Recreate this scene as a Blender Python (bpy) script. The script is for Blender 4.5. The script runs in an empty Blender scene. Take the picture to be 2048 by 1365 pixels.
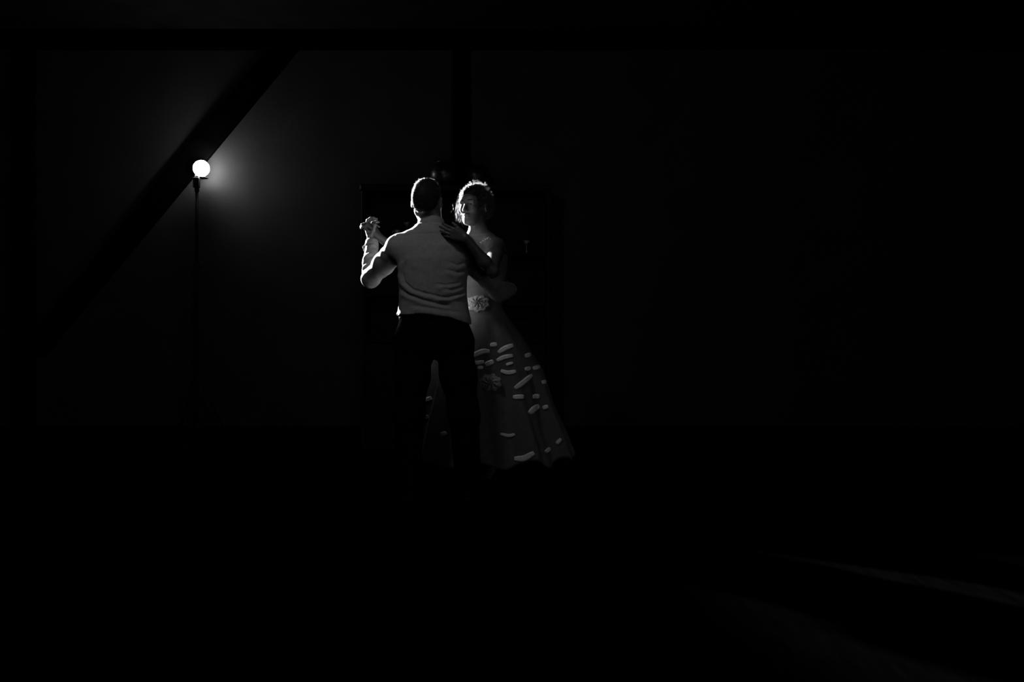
import bpy, math, random
import numpy as np
from mathutils import Vector, Matrix
from mathutils.bvhtree import BVHTree

random.seed(7)
rng = np.random.default_rng(7)
scene = bpy.context.scene
COL = scene.collection

# ------------------------------------------------------------------ camera, world, exposure
CAM_Z = 0.88
FPX = 1991.0
cam_d = bpy.data.cameras.new('camera')
cam_d.sensor_width = 36.0
cam_d.lens = 35.0
cam_d.clip_end = 100
cam = bpy.data.objects.new('camera', cam_d)
COL.objects.link(cam)
cam.location = (0, 0, CAM_Z)
cam.rotation_euler = (math.radians(90), 0, 0)
scene.camera = cam

world = bpy.data.worlds.new('world')
scene.world = world
world.use_nodes = True
world.node_tree.nodes['Background'].inputs[0].default_value = (0, 0, 0, 1)
world.node_tree.nodes['Background'].inputs[1].default_value = 0.0

vs = scene.view_settings
vs.view_transform = 'Standard'
vs.look = 'None'
vs.gamma = 1.0
vs.exposure = 0.0
vs.use_curve_mapping = False

SPOT_W = 17000.0        # the flash tube's beam
DOME_E = 205.0         # frosted dome around it
FILL_LAMP_E = 86.0          # added fill lamp, unseen above the frame


def P(px, py, d):
    """a place at depth d (metres from the lens) seen in direction px, py"""
    return np.array([(px - 1024.0) / FPX * d, d, CAM_Z + (682.5 - py) / FPX * d])


# ------------------------------------------------------------------ materials
def mat(name, col, rough=0.6, spec=0.5, noise=0.0, nscale=20.0, bump=0.0, bscale=200.0, sheen=0.0,
        coat=0.0, stretch=None, sss=0.0, trans=0.0):
    m = bpy.data.materials.new(name)
    m.use_nodes = True
    nt = m.node_tree
    b = nt.nodes['Principled BSDF']
    b.inputs['Base Color'].default_value = (col, col, col, 1)
    b.inputs['Roughness'].default_value = rough
    b.inputs['Specular IOR Level'].default_value = spec
    if sheen:
        b.inputs['Sheen Weight'].default_value = sheen
    if coat:
        b.inputs['Coat Weight'].default_value = coat
    if trans:
        b.inputs['Transmission Weight'].default_value = trans
    if sss:
        b.inputs['Subsurface Weight'].default_value = sss
        b.inputs['Subsurface Radius'].default_value = (0.01, 0.01, 0.01)
    tc = nt.nodes.new('ShaderNodeTexCoord')
    src = tc.outputs['Object']
    if stretch:
        mp = nt.nodes.new('ShaderNodeMapping')
        mp.inputs['Scale'].default_value = stretch
        nt.links.new(src, mp.inputs['Vector'])
        src = mp.outputs['Vector']
    if noise:
        n = nt.nodes.new('ShaderNodeTexNoise')
        n.inputs['Scale'].default_value = nscale
        n.inputs['Detail'].default_value = 5
        nt.links.new(src, n.inputs['Vector'])
        r = nt.nodes.new('ShaderNodeValToRGB')
        lo, hi = col * (1 - noise), min(1.0, col * (1 + noise))
        r.color_ramp.elements[0].position = 0.3
        r.color_ramp.elements[0].color = (lo, lo, lo, 1)
        r.color_ramp.elements[1].position = 0.7
        r.color_ramp.elements[1].color = (hi, hi, hi, 1)
        nt.links.new(n.outputs['Fac'], r.inputs['Fac'])
        nt.links.new(r.outputs['Color'], b.inputs['Base Color'])
    if bump:
        n2 = nt.nodes.new('ShaderNodeTexNoise')
        n2.inputs['Scale'].default_value = bscale
        n2.inputs['Detail'].default_value = 4
        nt.links.new(src, n2.inputs['Vector'])
        bp = nt.nodes.new('ShaderNodeBump')
        bp.inputs['Strength'].default_value = bump
        bp.inputs['Distance'].default_value = 0.004
        nt.links.new(n2.outputs['Fac'], bp.inputs['Height'])
        nt.links.new(bp.outputs['Normal'], b.inputs['Normal'])
    return m


M = dict(
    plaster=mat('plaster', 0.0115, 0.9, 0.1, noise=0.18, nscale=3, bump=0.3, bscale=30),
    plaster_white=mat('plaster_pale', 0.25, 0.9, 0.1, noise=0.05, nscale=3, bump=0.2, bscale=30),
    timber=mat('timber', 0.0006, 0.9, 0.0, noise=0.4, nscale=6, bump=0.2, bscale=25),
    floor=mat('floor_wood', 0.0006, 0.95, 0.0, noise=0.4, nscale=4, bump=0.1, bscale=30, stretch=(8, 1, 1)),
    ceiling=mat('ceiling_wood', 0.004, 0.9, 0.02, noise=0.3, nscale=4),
    cabinet=mat('dark_oak', 0.0025, 0.7, 0.05, noise=0.4, nscale=8, bump=0.2, bscale=40, stretch=(1, 1, 6)),
    black_metal=mat('black_metal', 0.003, 0.7, 0.05),
    black_plastic=mat('black_plastic', 0.004, 0.7, 0.1),
    glaze=mat('dark_glaze', 0.003, 0.35, 0.2),
    brass=mat('old_brass', 0.05, 0.5, 0.3),
    skin=mat('skin', 0.09, 0.45, 0.4, noise=0.12, nscale=30, bump=0.15, bscale=160),
    skin_w=mat('skin_tanned', 0.042, 0.45, 0.2, noise=0.12, nscale=30, bump=0.15, bscale=160),
    shirt=mat('shirt_cotton', 0.16, 0.85, 0.15, noise=0.10, nscale=70, bump=0.25, bscale=260),
    trousers=mat('black_wool', 0.003, 0.95, 0.0, noise=0.2, nscale=60),
    leather=mat('black_leather', 0.003, 0.6, 0.04),
    hair=mat('dark_hair', 0.004, 0.6, 0.06),
    strand=mat('dark_hair_strand', 0.012, 0.45, 0.3),
    hair_w=mat('brown_hair', 0.004, 0.6, 0.06),
    strand_w=mat('brown_hair_strand', 0.014, 0.45, 0.4),
    tulle=mat('tulle', 0.080, 0.85, 0.1, noise=0.15, nscale=40, bump=0.2, bscale=300),
    lace=mat('lace', 0.55, 0.8, 0.15, noise=0.15, nscale=60, bump=0.5, bscale=180),
    silk=mat('silk', 0.22, 0.7, 0.15, noise=0.15, nscale=60, bump=0.4, bscale=180),
    bead=mat('bead', 0.35, 0.2, 0.6),
    eye=mat('eye_white', 0.08, 0.15, 0.5),
    iris=mat('iris', 0.006, 0.15, 0.5),
    ceramic=mat('grey_ceramic', 0.10, 0.4, 0.4),
)


def emat(name, strength):
    m = bpy.data.materials.new(name)
    m.use_nodes = True
    nt = m.node_tree
    nt.nodes.clear()
    o = nt.nodes.new('ShaderNodeOutputMaterial')
    e = nt.nodes.new('ShaderNodeEmission')
    e.inputs['Strength'].default_value = strength
    nt.links.new(e.outputs[0], o.inputs[0])
    return m


def glass_mat():
    m = bpy.data.materials.new('goblet_glass')
    m.use_nodes = True
    b = m.node_tree.nodes['Principled BSDF']
    b.inputs['Base Color'].default_value = (0.12, 0.12, 0.12, 1)
    b.inputs['Roughness'].default_value = 0.25
    b.inputs['Transmission Weight'].default_value = 0.35
    b.inputs['IOR'].default_value = 1.45
    return m


M['glass'] = glass_mat()


# ------------------------------------------------------------------ mesh helpers
def link(name, verts, faces, material, parent=None, smooth=True):
    me = bpy.data.meshes.new(name)
    verts = np.asarray(verts, dtype=np.float32)
    if isinstance(faces, np.ndarray):
        n, k = faces.shape
        me.vertices.add(len(verts))
        me.vertices.foreach_set('co', verts.ravel())
        me.loops.add(n * k)
        me.loops.foreach_set('vertex_index', faces.astype(np.int32).ravel())
        me.polygons.add(n)
        me.polygons.foreach_set('loop_start', np.arange(0, n * k, k, dtype=np.int32))
        me.update(calc_edges=True)
    else:
        me.from_pydata([tuple(map(float, v)) for v in verts], [], [tuple(map(int, f)) for f in faces])
        me.update()
    me.validate()
    if smooth:
        me.polygons.foreach_set('use_smooth', np.ones(len(me.polygons), dtype=bool))
    me.materials.append(material)
    o = bpy.data.objects.new(name, me)
    COL.objects.link(o)
    if parent is not None:
        o.parent = parent
    return o


def empty(name, loc=(0, 0, 0)):
    o = bpy.data.objects.new(name, None)
    COL.objects.link(o)
    o.location = loc
    return o


def tag(o, label=None, cat=None, group=None, kind=None):
    if label: o['label'] = label
    if cat: o['category'] = cat
    if group: o['group'] = group
    if kind: o['kind'] = kind
    return o


class MB:
    """collects vertices and faces of one mesh"""
    def __init__(s):
        s.v, s.f = [], []

    def add(s, v, f):
        n = len(s.v)
        s.v += [tuple(map(float, p)) for p in v]
        s.f += [tuple(i + n for i in q) for q in f]

    def box(s, lo, hi, bevel=0.0, mtx=None):
        lo, hi = np.array(lo, float), np.array(hi, float)
        b = min(bevel, 0.45 * float((hi - lo).min()))
        if b <= 0:
            v = [(x, y, z) for x in (lo[0], hi[0]) for y in (lo[1], hi[1]) for z in (lo[2], hi[2])]
            f = [(0, 1, 3, 2), (4, 6, 7, 5), (0, 4, 5, 1), (2, 3, 7, 6), (0, 2, 6, 4), (1, 5, 7, 3)]
        else:                                      # chamfered box
            idx, v, f = {}, [], []
            for cx in (0, 1):
                for cy in (0, 1):
                    for cz in (0, 1):
                        c = (cx, cy, cz)
                        for ax in range(3):
                            p = []
                            for k in range(3):
                                e = lo[k] if c[k] == 0 else hi[k]
                                if k != ax:
                                    e += b if c[k] == 0 else -b
                                p.append(e)
                            idx[(c, ax)] = len(v)
                            v.append(p)
            for ax in range(3):
                o1, o2 = (ax + 1) % 3, (ax + 2) % 3
                for sgn in (0, 1):
                    q = []
                    for a_, b_ in ((0, 0), (1, 0), (1, 1), (0, 1)):
                        c = [0, 0, 0]; c[ax] = sgn; c[o1] = a_; c[o2] = b_
                        q.append(idx[(tuple(c), ax)])
                    f.append(tuple(q if sgn else q[::-1]))
                for a_ in (0, 1):
                    for b_ in (0, 1):
                        c0 = [0, 0, 0]; c0[o1] = a_; c0[o2] = b_
                        c1 = list(c0); c1[ax] = 1
                        c0, c1 = tuple(c0), tuple(c1)
                        f.append((idx[(c0, o1)], idx[(c1, o1)], idx[(c1, o2)], idx[(c0, o2)]))
            for cx in (0, 1):
                for cy in (0, 1):
                    for cz in (0, 1):
                        c = (cx, cy, cz)
                        f.append((idx[(c, 0)], idx[(c, 1)], idx[(c, 2)]))
        if mtx is not None:
            v = [tuple(mtx @ Vector(p)) for p in v]
        s.add(v, f)
        return s

    def tube(s, pts, rad, n=12, cap=True):
        pts = [Vector(p) for p in pts]
        if not hasattr(rad, '__len__'):
            rad = [rad] * len(pts)
        v, f = [], []
        ref = None
        for i, p in enumerate(pts):
            t = (pts[min(i + 1, len(pts) - 1)] - pts[max(i - 1, 0)]).normalized()
            if ref is None:
                ref = t.orthogonal().normalized()
            ref = (ref - t * ref.dot(t)).normalized()
            bi = t.cross(ref)
            for k in range(n):
                a = 2 * math.pi * k / n
                v.append(p + (ref * math.cos(a) + bi * math.sin(a)) * rad[i])
        for i in range(len(pts) - 1):
            for k in range(n):
                f.append((i * n + k, i * n + (k + 1) % n, (i + 1) * n + (k + 1) % n, (i + 1) * n + k))
        if cap:
            f.append(tuple(range(n - 1, -1, -1)))
            f.append(tuple(range((len(pts) - 1) * n, len(pts) * n)))
        s.add(v, f)
        return s

    def lathe(s, prof, c=(0, 0, 0), n=32, mtx=None):
        v, f = [], []
        for r, z in prof:
            for k in range(n):
                a = 2 * math.pi * k / n
                v.append((c[0] + r * math.cos(a), c[1] + r * math.sin(a), c[2] + z))
        for i in range(len(prof) - 1):
            for k in range(n):
                f.append((i * n + k, i * n + (k + 1) % n, (i + 1) * n + (k + 1) % n, (i + 1) * n + k))
        if mtx is not None:
            v = [tuple(mtx @ Vector(p)) for p in v]
        s.add(v, f)
        return s

    def build(s, name, material, parent=None, smooth=False):
        o = link(name, s.v, s.f, material, parent, smooth)
        import bmesh
        bm = bmesh.new(); bm.from_mesh(o.data)
        bmesh.ops.recalc_face_normals(bm, faces=bm.faces)
        bm.to_mesh(o.data); bm.free()
        return o


# ------------------------------------------------------------------ implicit surfaces for bodies and clothes
def nrm(v):
    v = np.asarray(v, float)
    return v / np.linalg.norm(v)


class Field:
    def __init__(s, lo, hi, h):
        s.lo = np.array(lo, np.float32); s.h = h
        s.n = np.ceil((np.array(hi) - np.array(lo)) / h).astype(int) + 1
        s.a = np.full(tuple(s.n), 0.2, np.float32)

    def win(s, lo, hi, m):
        i0 = np.maximum(np.floor((np.array(lo) - m - s.lo) / s.h).astype(int), 0)
        i1 = np.minimum(np.ceil((np.array(hi) + m - s.lo) / s.h).astype(int) + 1, s.n)
        if np.any(i1 <= i0):
            return None
        sl = tuple(slice(a, b) for a, b in zip(i0, i1))
        g = [(np.arange(a, b, dtype=np.float32) * s.h + l) for a, b, l in zip(i0, i1, s.lo)]
        return sl, np.meshgrid(*g, indexing='ij', sparse=True)

    def put(s, sl, d, k, mode='u'):
        a = s.a[sl]
        d = d.astype(np.float32)
        if mode == 'u':
            r = np.minimum(a, d)
            if k > 0:
                h = np.maximum(k - np.abs(a - d), 0) / k
                r = r - h * h * k * 0.25
        else:                                     # subtract d
            r = np.maximum(a, -d)
            if k > 0:
                h = np.maximum(k - np.abs(a + d), 0) / k
                r = r + h * h * k * 0.25
        s.a[sl] = r

    def cone(s, a, b, ra, rb, k=0.01, mode='u'):
        a, b = np.asarray(a, float), np.asarray(b, float)
        R = max(ra, rb)
        w = s.win(np.minimum(a, b) - R, np.maximum(a, b) + R, k + 4 * s.h)
        if w is None: return
        sl, (x, y, z) = w
        ba = b - a
        L = max(float(ba @ ba), 1e-9)
        t = np.clip(((x - a[0]) * ba[0] + (y - a[1]) * ba[1] + (z - a[2]) * ba[2]) / L, 0, 1)
        d = np.sqrt((x - a[0] - t * ba[0]) ** 2 + (y - a[1] - t * ba[1]) ** 2 + (z - a[2] - t * ba[2]) ** 2) - (ra + (rb - ra) * t)
        s.put(sl, d, k, mode)

    def chain(s, pr, k=0.01):
        for (a, ra), (b, rb) in zip(pr[:-1], pr[1:]):
            s.cone(a, b, ra, rb, k)

    def ell(s, c, r, k=0.01, R=None, mode='u'):
        c = np.asarray(c, float); r = np.asarray(r, float)
        m = r.max()
        w = s.win(c - m, c + m, k + 4 * s.h)
        if w is None: return
        sl, (x, y, z) = w
        x = x - c[0]; y = y - c[1]; z = z - c[2]
        if R is not None:
            R = np.asarray(R, float)              # rows are the local axes
            x, y, z = (R[0, 0] * x + R[0, 1] * y + R[0, 2] * z, R[1, 0] * x + R[1, 1] * y + R[1, 2] * z,
                       R[2, 0] * x + R[2, 1] * y + R[2, 2] * z)
        k0 = np.sqrt((x / r[0]) ** 2 + (y / r[1]) ** 2 + (z / r[2]) ** 2)
        k1 = np.sqrt((x / r[0] ** 2) ** 2 + (y / r[1] ** 2) ** 2 + (z / r[2] ** 2) ** 2) + 1e-6
        s.put(sl, k0 * (k0 - 1) / k1, k, mode)

    def loft(s, rows, k=0.02, p=2.3):
        """rows: (z, cx, cy, ax, ay) from low to high"""
        rows = sorted(rows)
        A = np.array(rows)
        lo = [(A[:, 1] - A[:, 3]).min(), (A[:, 2] - A[:, 4]).min(), A[0, 0]]
        hi = [(A[:, 1] + A[:, 3]).max(), (A[:, 2] + A[:, 4]).max(), A[-1, 0]]
        w = s.win(lo, hi, k + 4 * s.h)
        sl, (x, y, z) = w
        zz = z[0, 0, :]
        f = [np.interp(zz, A[:, 0], A[:, j])[None, None, :] for j in (1, 2, 3, 4)]
        q = (np.abs((x - f[0]) / f[2]) ** p + np.abs((y - f[1]) / f[3]) ** p) ** (1 / p)
        d = (q - 1) * np.minimum(f[2], f[3])
        d = np.maximum(d, np.maximum(A[0, 0] - z, z - A[-1, 0]))
        s.put(sl, d, k)

    def mesh(s):
        a = s.a
        neg = a < 0
        c = neg[:-1, :-1, :-1].astype(np.int8)
        cnt = np.zeros_like(c)
        for i in (0, 1):
            for j in (0, 1):
                for k in (0, 1):
                    cnt += neg[i:a.shape[0] - 1 + i, j:a.shape[1] - 1 + j, k:a.shape[2] - 1 + k]
        act = (cnt > 0) & (cnt < 8)
        I = np.argwhere(act)
        idx = np.full(act.shape, -1, np.int64)
        idx[act] = np.arange(len(I))
        pos = np.zeros((len(I), 3)); num = np.zeros(len(I))
        E = []
        for ax in range(3):
            o = [q for q in range(3) if q != ax]
            for u in (0, 1):
                for v in (0, 1):
                    p0 = [0, 0, 0]; p0[o[0]] = u; p0[o[1]] = v
                    p1 = list(p0); p1[ax] = 1
                    E.append((np.array(p0), np.array(p1)))
        for p0, p1 in E:
            A, B = I + p0, I + p1
            v0 = a[A[:, 0], A[:, 1], A[:, 2]]; v1 = a[B[:, 0], B[:, 1], B[:, 2]]
            m = (v0 < 0) != (v1 < 0)
            t = np.where(m, v0 / np.where(m, v0 - v1, 1), 0)
            pos[m] += (p0 + t[:, None] * (p1 - p0))[m]
            num[m] += 1
        V = s.lo + (I + pos / num[:, None]) * s.h
        F = []
        for ax in range(3):
            o1, o2 = (ax + 1) % 3, (ax + 2) % 3
            s0 = [slice(None)] * 3; s1 = [slice(None)] * 3
            s0[ax] = slice(0, -1); s1[ax] = slice(1, None)
            n0, n1 = neg[tuple(s0)], neg[tuple(s1)]
            ch = np.argwhere(n0 != n1)
            ok = (ch[:, o1] >= 1) & (ch[:, o2] >= 1) & (ch[:, o1] < act.shape[o1]) & (ch[:, o2] < act.shape[o2])
            ch = ch[ok]
            ins = n0[ch[:, 0], ch[:, 1], ch[:, 2]]
            q = []
            for d1, d2 in ((1, 1), (0, 1), (0, 0), (1, 0)):
                cc = ch.copy(); cc[:, o1] -= d1; cc[:, o2] -= d2
                q.append(idx[cc[:, 0], cc[:, 1], cc[:, 2]])
            q = np.stack(q, 1)
            q[~ins] = q[~ins][:, ::-1]
            F.append(q[(q >= 0).all(1)])
        return V, np.concatenate(F)


def vnormals(V, F):
    n = np.cross(V[F[:, 2]] - V[F[:, 0]], V[F[:, 3 % F.shape[1]]] - V[F[:, 1]])
    N = np.zeros_like(V)
    for k in range(F.shape[1]):
        np.add.at(N, F[:, k], n)
    return N / (np.linalg.norm(N, axis=1, keepdims=True) + 1e-12)


def relax(V, F, it=2, f=0.5):
    for _ in range(it):
        S = np.zeros_like(V); C = np.zeros(len(V))
        for k in range(4):
            a, b = F[:, k], F[:, (k + 1) % 4]
            np.add.at(S, a, V[b]); np.add.at(C, a, 1)
            np.add.at(S, b, V[a]); np.add.at(C, b, 1)
        V = V + f * (S / np.maximum(C, 1)[:, None] - V)
    return V


def polydist(Q, poly):
    """distance of 2-D points Q to a polyline and the side sign"""
    best = np.full(len(Q), 9.0); T = np.zeros(len(Q)); S = np.zeros(len(Q))
    n = len(poly) - 1
    for i in range(n):
        a, b = np.array(poly[i]), np.array(poly[i + 1])
        ab = b - a
        t = np.clip(((Q - a) @ ab) / (ab @ ab), 0, 1)
        r = Q - a - t[:, None] * ab
        d = np.linalg.norm(r, axis=1)
        m = d < best
        best[m] = d[m]; T[m] = (i + t[m]) / n
        S[m] = np.sign(ab[0] * r[m, 1] - ab[1] * r[m, 0])
    return best, T, S


def smooth_curve(pts, n=24):
    pts = [np.array(p, float) for p in pts]
    P_ = [2 * pts[0] - pts[1]] + pts + [2 * pts[-1] - pts[-2]]
    out = []
    segs = len(pts) - 1
    for i in range(n + 1):
        u = i / n * segs
        k = min(int(u), segs - 1); t = u - k
        a, b, c, d = P_[k:k + 4]
        out.append(0.5 * (2 * b + (c - a) * t + (2 * a - 5 * b + 4 * c - d) * t * t + (3 * b - a - 3 * c + d) * t ** 3))
    return out


# ------------------------------------------------------------------ the room
WALL_Y = 8.42
CEIL = 3.50


def struct(o):
    o['kind'] = 'structure'
    return o


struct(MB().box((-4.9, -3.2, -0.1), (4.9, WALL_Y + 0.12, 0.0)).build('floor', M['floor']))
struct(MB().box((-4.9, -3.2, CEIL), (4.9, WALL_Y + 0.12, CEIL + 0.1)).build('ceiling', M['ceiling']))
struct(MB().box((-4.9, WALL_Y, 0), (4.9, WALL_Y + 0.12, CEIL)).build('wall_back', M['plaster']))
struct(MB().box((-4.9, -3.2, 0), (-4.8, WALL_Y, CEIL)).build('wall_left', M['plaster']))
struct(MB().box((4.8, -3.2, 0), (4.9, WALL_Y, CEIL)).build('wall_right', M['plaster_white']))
struct(MB().box((-4.8, -3.2, 0), (4.8, -3.1, CEIL)).build('wall_front', M['plaster_white']))


def timber(name, a, b, width, thick):
    """a hewn timber let into the back wall, standing proud of the plaster"""
    a, b = Vector((a[0], 0, a[1])), Vector((b[0], 0, b[1]))
    L = (b - a).length
    x = (b - a).normalized()
    y = Vector((0, 1, 0))
    z = x.cross(y)
    m = Matrix((x, y, z)).transposed().to_4x4()
    m.translation = a + Vector((0, WALL_Y, 0))
    return struct(MB().box((0, -thick, -width / 2), (L, 0.03, width / 2), 0.008, m).build(name, M['timber']))


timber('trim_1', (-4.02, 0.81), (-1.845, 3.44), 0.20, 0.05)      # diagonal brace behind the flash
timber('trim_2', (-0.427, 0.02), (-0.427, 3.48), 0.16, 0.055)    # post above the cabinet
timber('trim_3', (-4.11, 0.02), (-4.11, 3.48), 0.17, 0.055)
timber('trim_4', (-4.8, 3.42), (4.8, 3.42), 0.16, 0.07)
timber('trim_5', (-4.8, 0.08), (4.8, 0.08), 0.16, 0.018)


# ------------------------------------------------------------------ dark cabinet with goblets, jars on top
CB_X0, CB_X1, CB_Y0, CB_Y1, CB_H = -1.211, 0.306, 8.00, 8.335, 2.14
cab = empty('dresser_cabinet', ((CB_X0 + CB_X1) / 2, (CB_Y0 + CB_Y1) / 2, 0))
tag(cab, 'tall dark wooden dresser with open shelves standing against the back wall', 'cabinet')


def cbox(name, lo, hi, bevel=0.004, m='cabinet', parent=None):
    off = Vector(cab.location)
    o = MB().box([lo[i] - off[i] for i in range(3)], [hi[i] - off[i] for i in range(3)], bevel).build(name, M[m], parent or cab)
    return o


t = 0.03
cbox('side_panel', (CB_X0, CB_Y0, 0.06), (CB_X0 + t, CB_Y1, CB_H - 0.05))
cbox('side_panel', (CB_X1 - t, CB_Y0, 0.06), (CB_X1, CB_Y1, CB_H - 0.05))
cbox('back_panel', (CB_X0 + t, CB_Y1 - 0.012, 0.06), (CB_X1 - t, CB_Y1, CB_H - 0.05))
cbox('cornice', (CB_X0 - 0.012, CB_Y0 - 0.02, CB_H - 0.05), (CB_X1 + 0.012, CB_Y1, CB_H), 0.012)
cbox('plinth', (CB_X0 + 0.01, CB_Y0 + 0.02, 0.0), (CB_X1 - 0.01, CB_Y1, 0.06))
XM = -0.40
cbox('divider', (XM - 0.012, CB_Y0 + 0.01, 0.9), (XM + 0.012, CB_Y1 - 0.012, CB_H - 0.05))
cbox('counter_board', (CB_X0 + t, CB_Y0 - 0.005, 0.87), (CB_X1 - t, CB_Y1 - 0.012, 0.90))
SH_L, SH_R = 1.745, 1.588
for zz in (SH_L, 1.26):
    cbox('shelf', (CB_X0 + t, CB_Y0 + 0.02, zz - 0.02), (XM - 0.012, CB_Y1 - 0.012, zz))
for zz in (SH_R, 1.19):
    cbox('shelf', (XM + 0.012, CB_Y0 + 0.02, zz - 0.02), (CB_X1 - t, CB_Y1 - 0.012, zz))
xs = np.linspace(CB_X0 + t, CB_X1 - t, 4)
for i in range(3):
    d = cbox('door', (xs[i] + 0.003, CB_Y0 - 0.002, 0.07), (xs[i + 1] - 0.003, CB_Y0 + 0.02, 0.86))
    c0 = ((xs[i] + xs[i + 1]) / 2)
    cbox('door_panel', (xs[i] + 0.07, CB_Y0 - 0.010, 0.14), (xs[i + 1] - 0.07, CB_Y0 - 0.001, 0.79), 0.006, parent=d)
    kx = xs[i + 1] - 0.035 - cab.location.x
    k = MB().lathe([(0.0, -0.026), (0.012, -0.024), (0.014, -0.016), (0.006, -0.008), (0.006, 0.002)], n=16,
                   mtx=Matrix.Translation((kx, CB_Y0 - cab.location.y, 0.52)) @ Matrix.Rotation(math.radians(-90), 4, 'X'))
    k.build('knob', M['brass'], d, True)


def goblet(loc, s, label):
    prof = [(0.0, 0.0), (0.034, 0.0), (0.034, 0.003), (0.008, 0.010), (0.005, 0.025), (0.005, 0.085), (0.010, 0.094),
            (0.020, 0.100), (0.028, 0.110), (0.034, 0.124), (0.0325, 0.124), (0.026, 0.112), (0.016, 0.104), (0.0, 0.101)]
    root = empty('goblet', loc)
    tag(root, label, 'glass', 'glasses on the dresser shelves')
    MB().lathe([(r * s, z * s) for r, z in prof[:6]] + [(0.0, 0.085 * s)], n=24).build('stem_and_foot', M['glass'], root, True)
    MB().lathe([(0.0, 0.085 * s)] + [(r * s, z * s) for r, z in prof[5:]], n=24).build('bowl', M['glass'], root, True)
    return root


def on(px, d):
    return (px - 1024.0) / FPX * d


goblet((on(813, 8.15), 8.15, SH_L), 0.85, 'stemmed goblet on the upper shelf left of the man\'s head')
goblet((on(1053, 8.15), 8.15, SH_R), 0.92, 'stemmed goblet on the shelf right of the woman')
cup = empty('cup', (on(794, 8.15), 8.15, SH_L))
tag(cup, 'small pale handled cup on the shelf above the man\'s shoulder', 'cup')
MB().lathe([(0.0, 0.0), (0.016, 0.0), (0.020, 0.006), (0.024, 0.03), (0.025, 0.045), (0.023, 0.045), (0.021, 0.03), (0.015, 0.008), (0, 0.006)], n=24).build('body', M['ceramic'], cup, True)
MB().tube([(-0.022, 0, 0.036), (-0.036, 0, 0.034), (-0.040, 0, 0.024), (-0.034, 0, 0.014), (-0.021, 0, 0.013)], 0.003, 8).build('handle', M['ceramic'], cup, True)


def jar(px, d, r, label):
    root = empty('round_jar', (on(px, d), d, CB_H))
    tag(root, label, 'jar', 'round jars on top of the dresser')
    n = 14
    body = [(0.0, 0.0), (r * 0.5, 0.0)]
    for i in range(n + 1):
        a = math.radians(-62 + (62 + 58) * i / n)
        body.append((r * math.cos(a), r * 1.0 * (math.sin(a) + 0.883)))
    zt = body[-1][1]
    MB().lathe(body + [(0, zt)], n=40).build('body', M['glaze'], root, True)
    rt = body[-1][0]
    lid = [(rt + 0.003, zt)]
    for i in range(9):
        a = math.radians(60 + 30 * i / 8)
        lid.append((max((rt + 0.003) * math.cos(a) / math.cos(math.radians(60)), 0.0), zt + 0.006 + r * 1.0 * (math.sin(a) - math.sin(math.radians(60)))))
    MB().lathe([(0, zt)] + lid, n=40).build('lid', M['glaze'], root, True)


jar(889, 8.15, 0.116, 'round dark glazed jar on the dresser, nearer the flash')
jar(951, 8.19, 0.108, 'round dark glazed jar on the dresser, above the woman\'s head')


# ------------------------------------------------------------------ flash on its light stand
FC = P(403, 337, 8.27)                                    # centre of the frosted dome
AIM = np.array([-0.40, 5.65, 1.70])
fdir = nrm(AIM - FC)
FD = 8.19
PX = on(393, FD)
# the frosted dome faces the couple, an added opaque cup behind and plate below block its light
stand = empty('light_stand', (PX, FD + 0.01, 0))
tag(stand, 'slim black tripod light stand holding the glowing flash', 'light stand')
top = FC[2] - 0.185
MB().tube([(0, 0, 0.18), (0, 0, 0.86)], 0.0165, 16).build('lower_column', M['black_metal'], stand, True)
MB().tube([(0, 0, 0.84), (0, 0, 1.50)], 0.0145, 16).build('middle_column', M['black_metal'], stand, True)
MB().tube([(0, 0, 1.48), (0, 0, top)], 0.0130, 16).build('upper_column', M['black_metal'], stand, True)
for zc in (0.85, 1.49):
    c = MB().tube([(0, 0, zc - 0.03), (0, 0, zc + 0.03)], 0.021, 16).build('collar', M['black_plastic'], stand)
    MB().tube([(0.018, -0.005, zc), (0.045, -0.015, zc)], 0.008, 10).build('clamp_knob', M['black_plastic'], c)
MB().tube([(0, 0, 0.54), (0, 0, 0.60)], 0.024, 16).build('leg_collar', M['black_plastic'], stand)
MB().tube([(0, 0, 0.16), (0, 0, 0.20)], 0.024, 16).build('leg_collar', M['black_plastic'], stand)
for k in range(3):
    a = math.radians(-90 + 120 * k)
    c, s = math.cos(a), math.sin(a)
    leg = MB().tube([(0.02 * c, 0.02 * s, 0.57), (0.280 * c, 0.280 * s, 0.012)], 0.010, 10).build('leg', M['black_metal'], stand, True)
    MB().tube([(0.02 * c, 0.02 * s, 0.18), (0.155 * c, 0.155 * s, 0.287)], 0.006, 8).build('leg_brace', M['black_metal'], leg, True)
    MB().tube([(0.268 * c, 0.268 * s, 0.029), (0.287 * c, 0.287 * s, 0.010)], 0.013, 10).build('rubber_foot', M['black_plastic'], leg, True)
MB().tube([(0, 0, top - 0.02), (0, 0, top + 0.012)], 0.019, 16).build('spigot', M['black_plastic'], stand)

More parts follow.
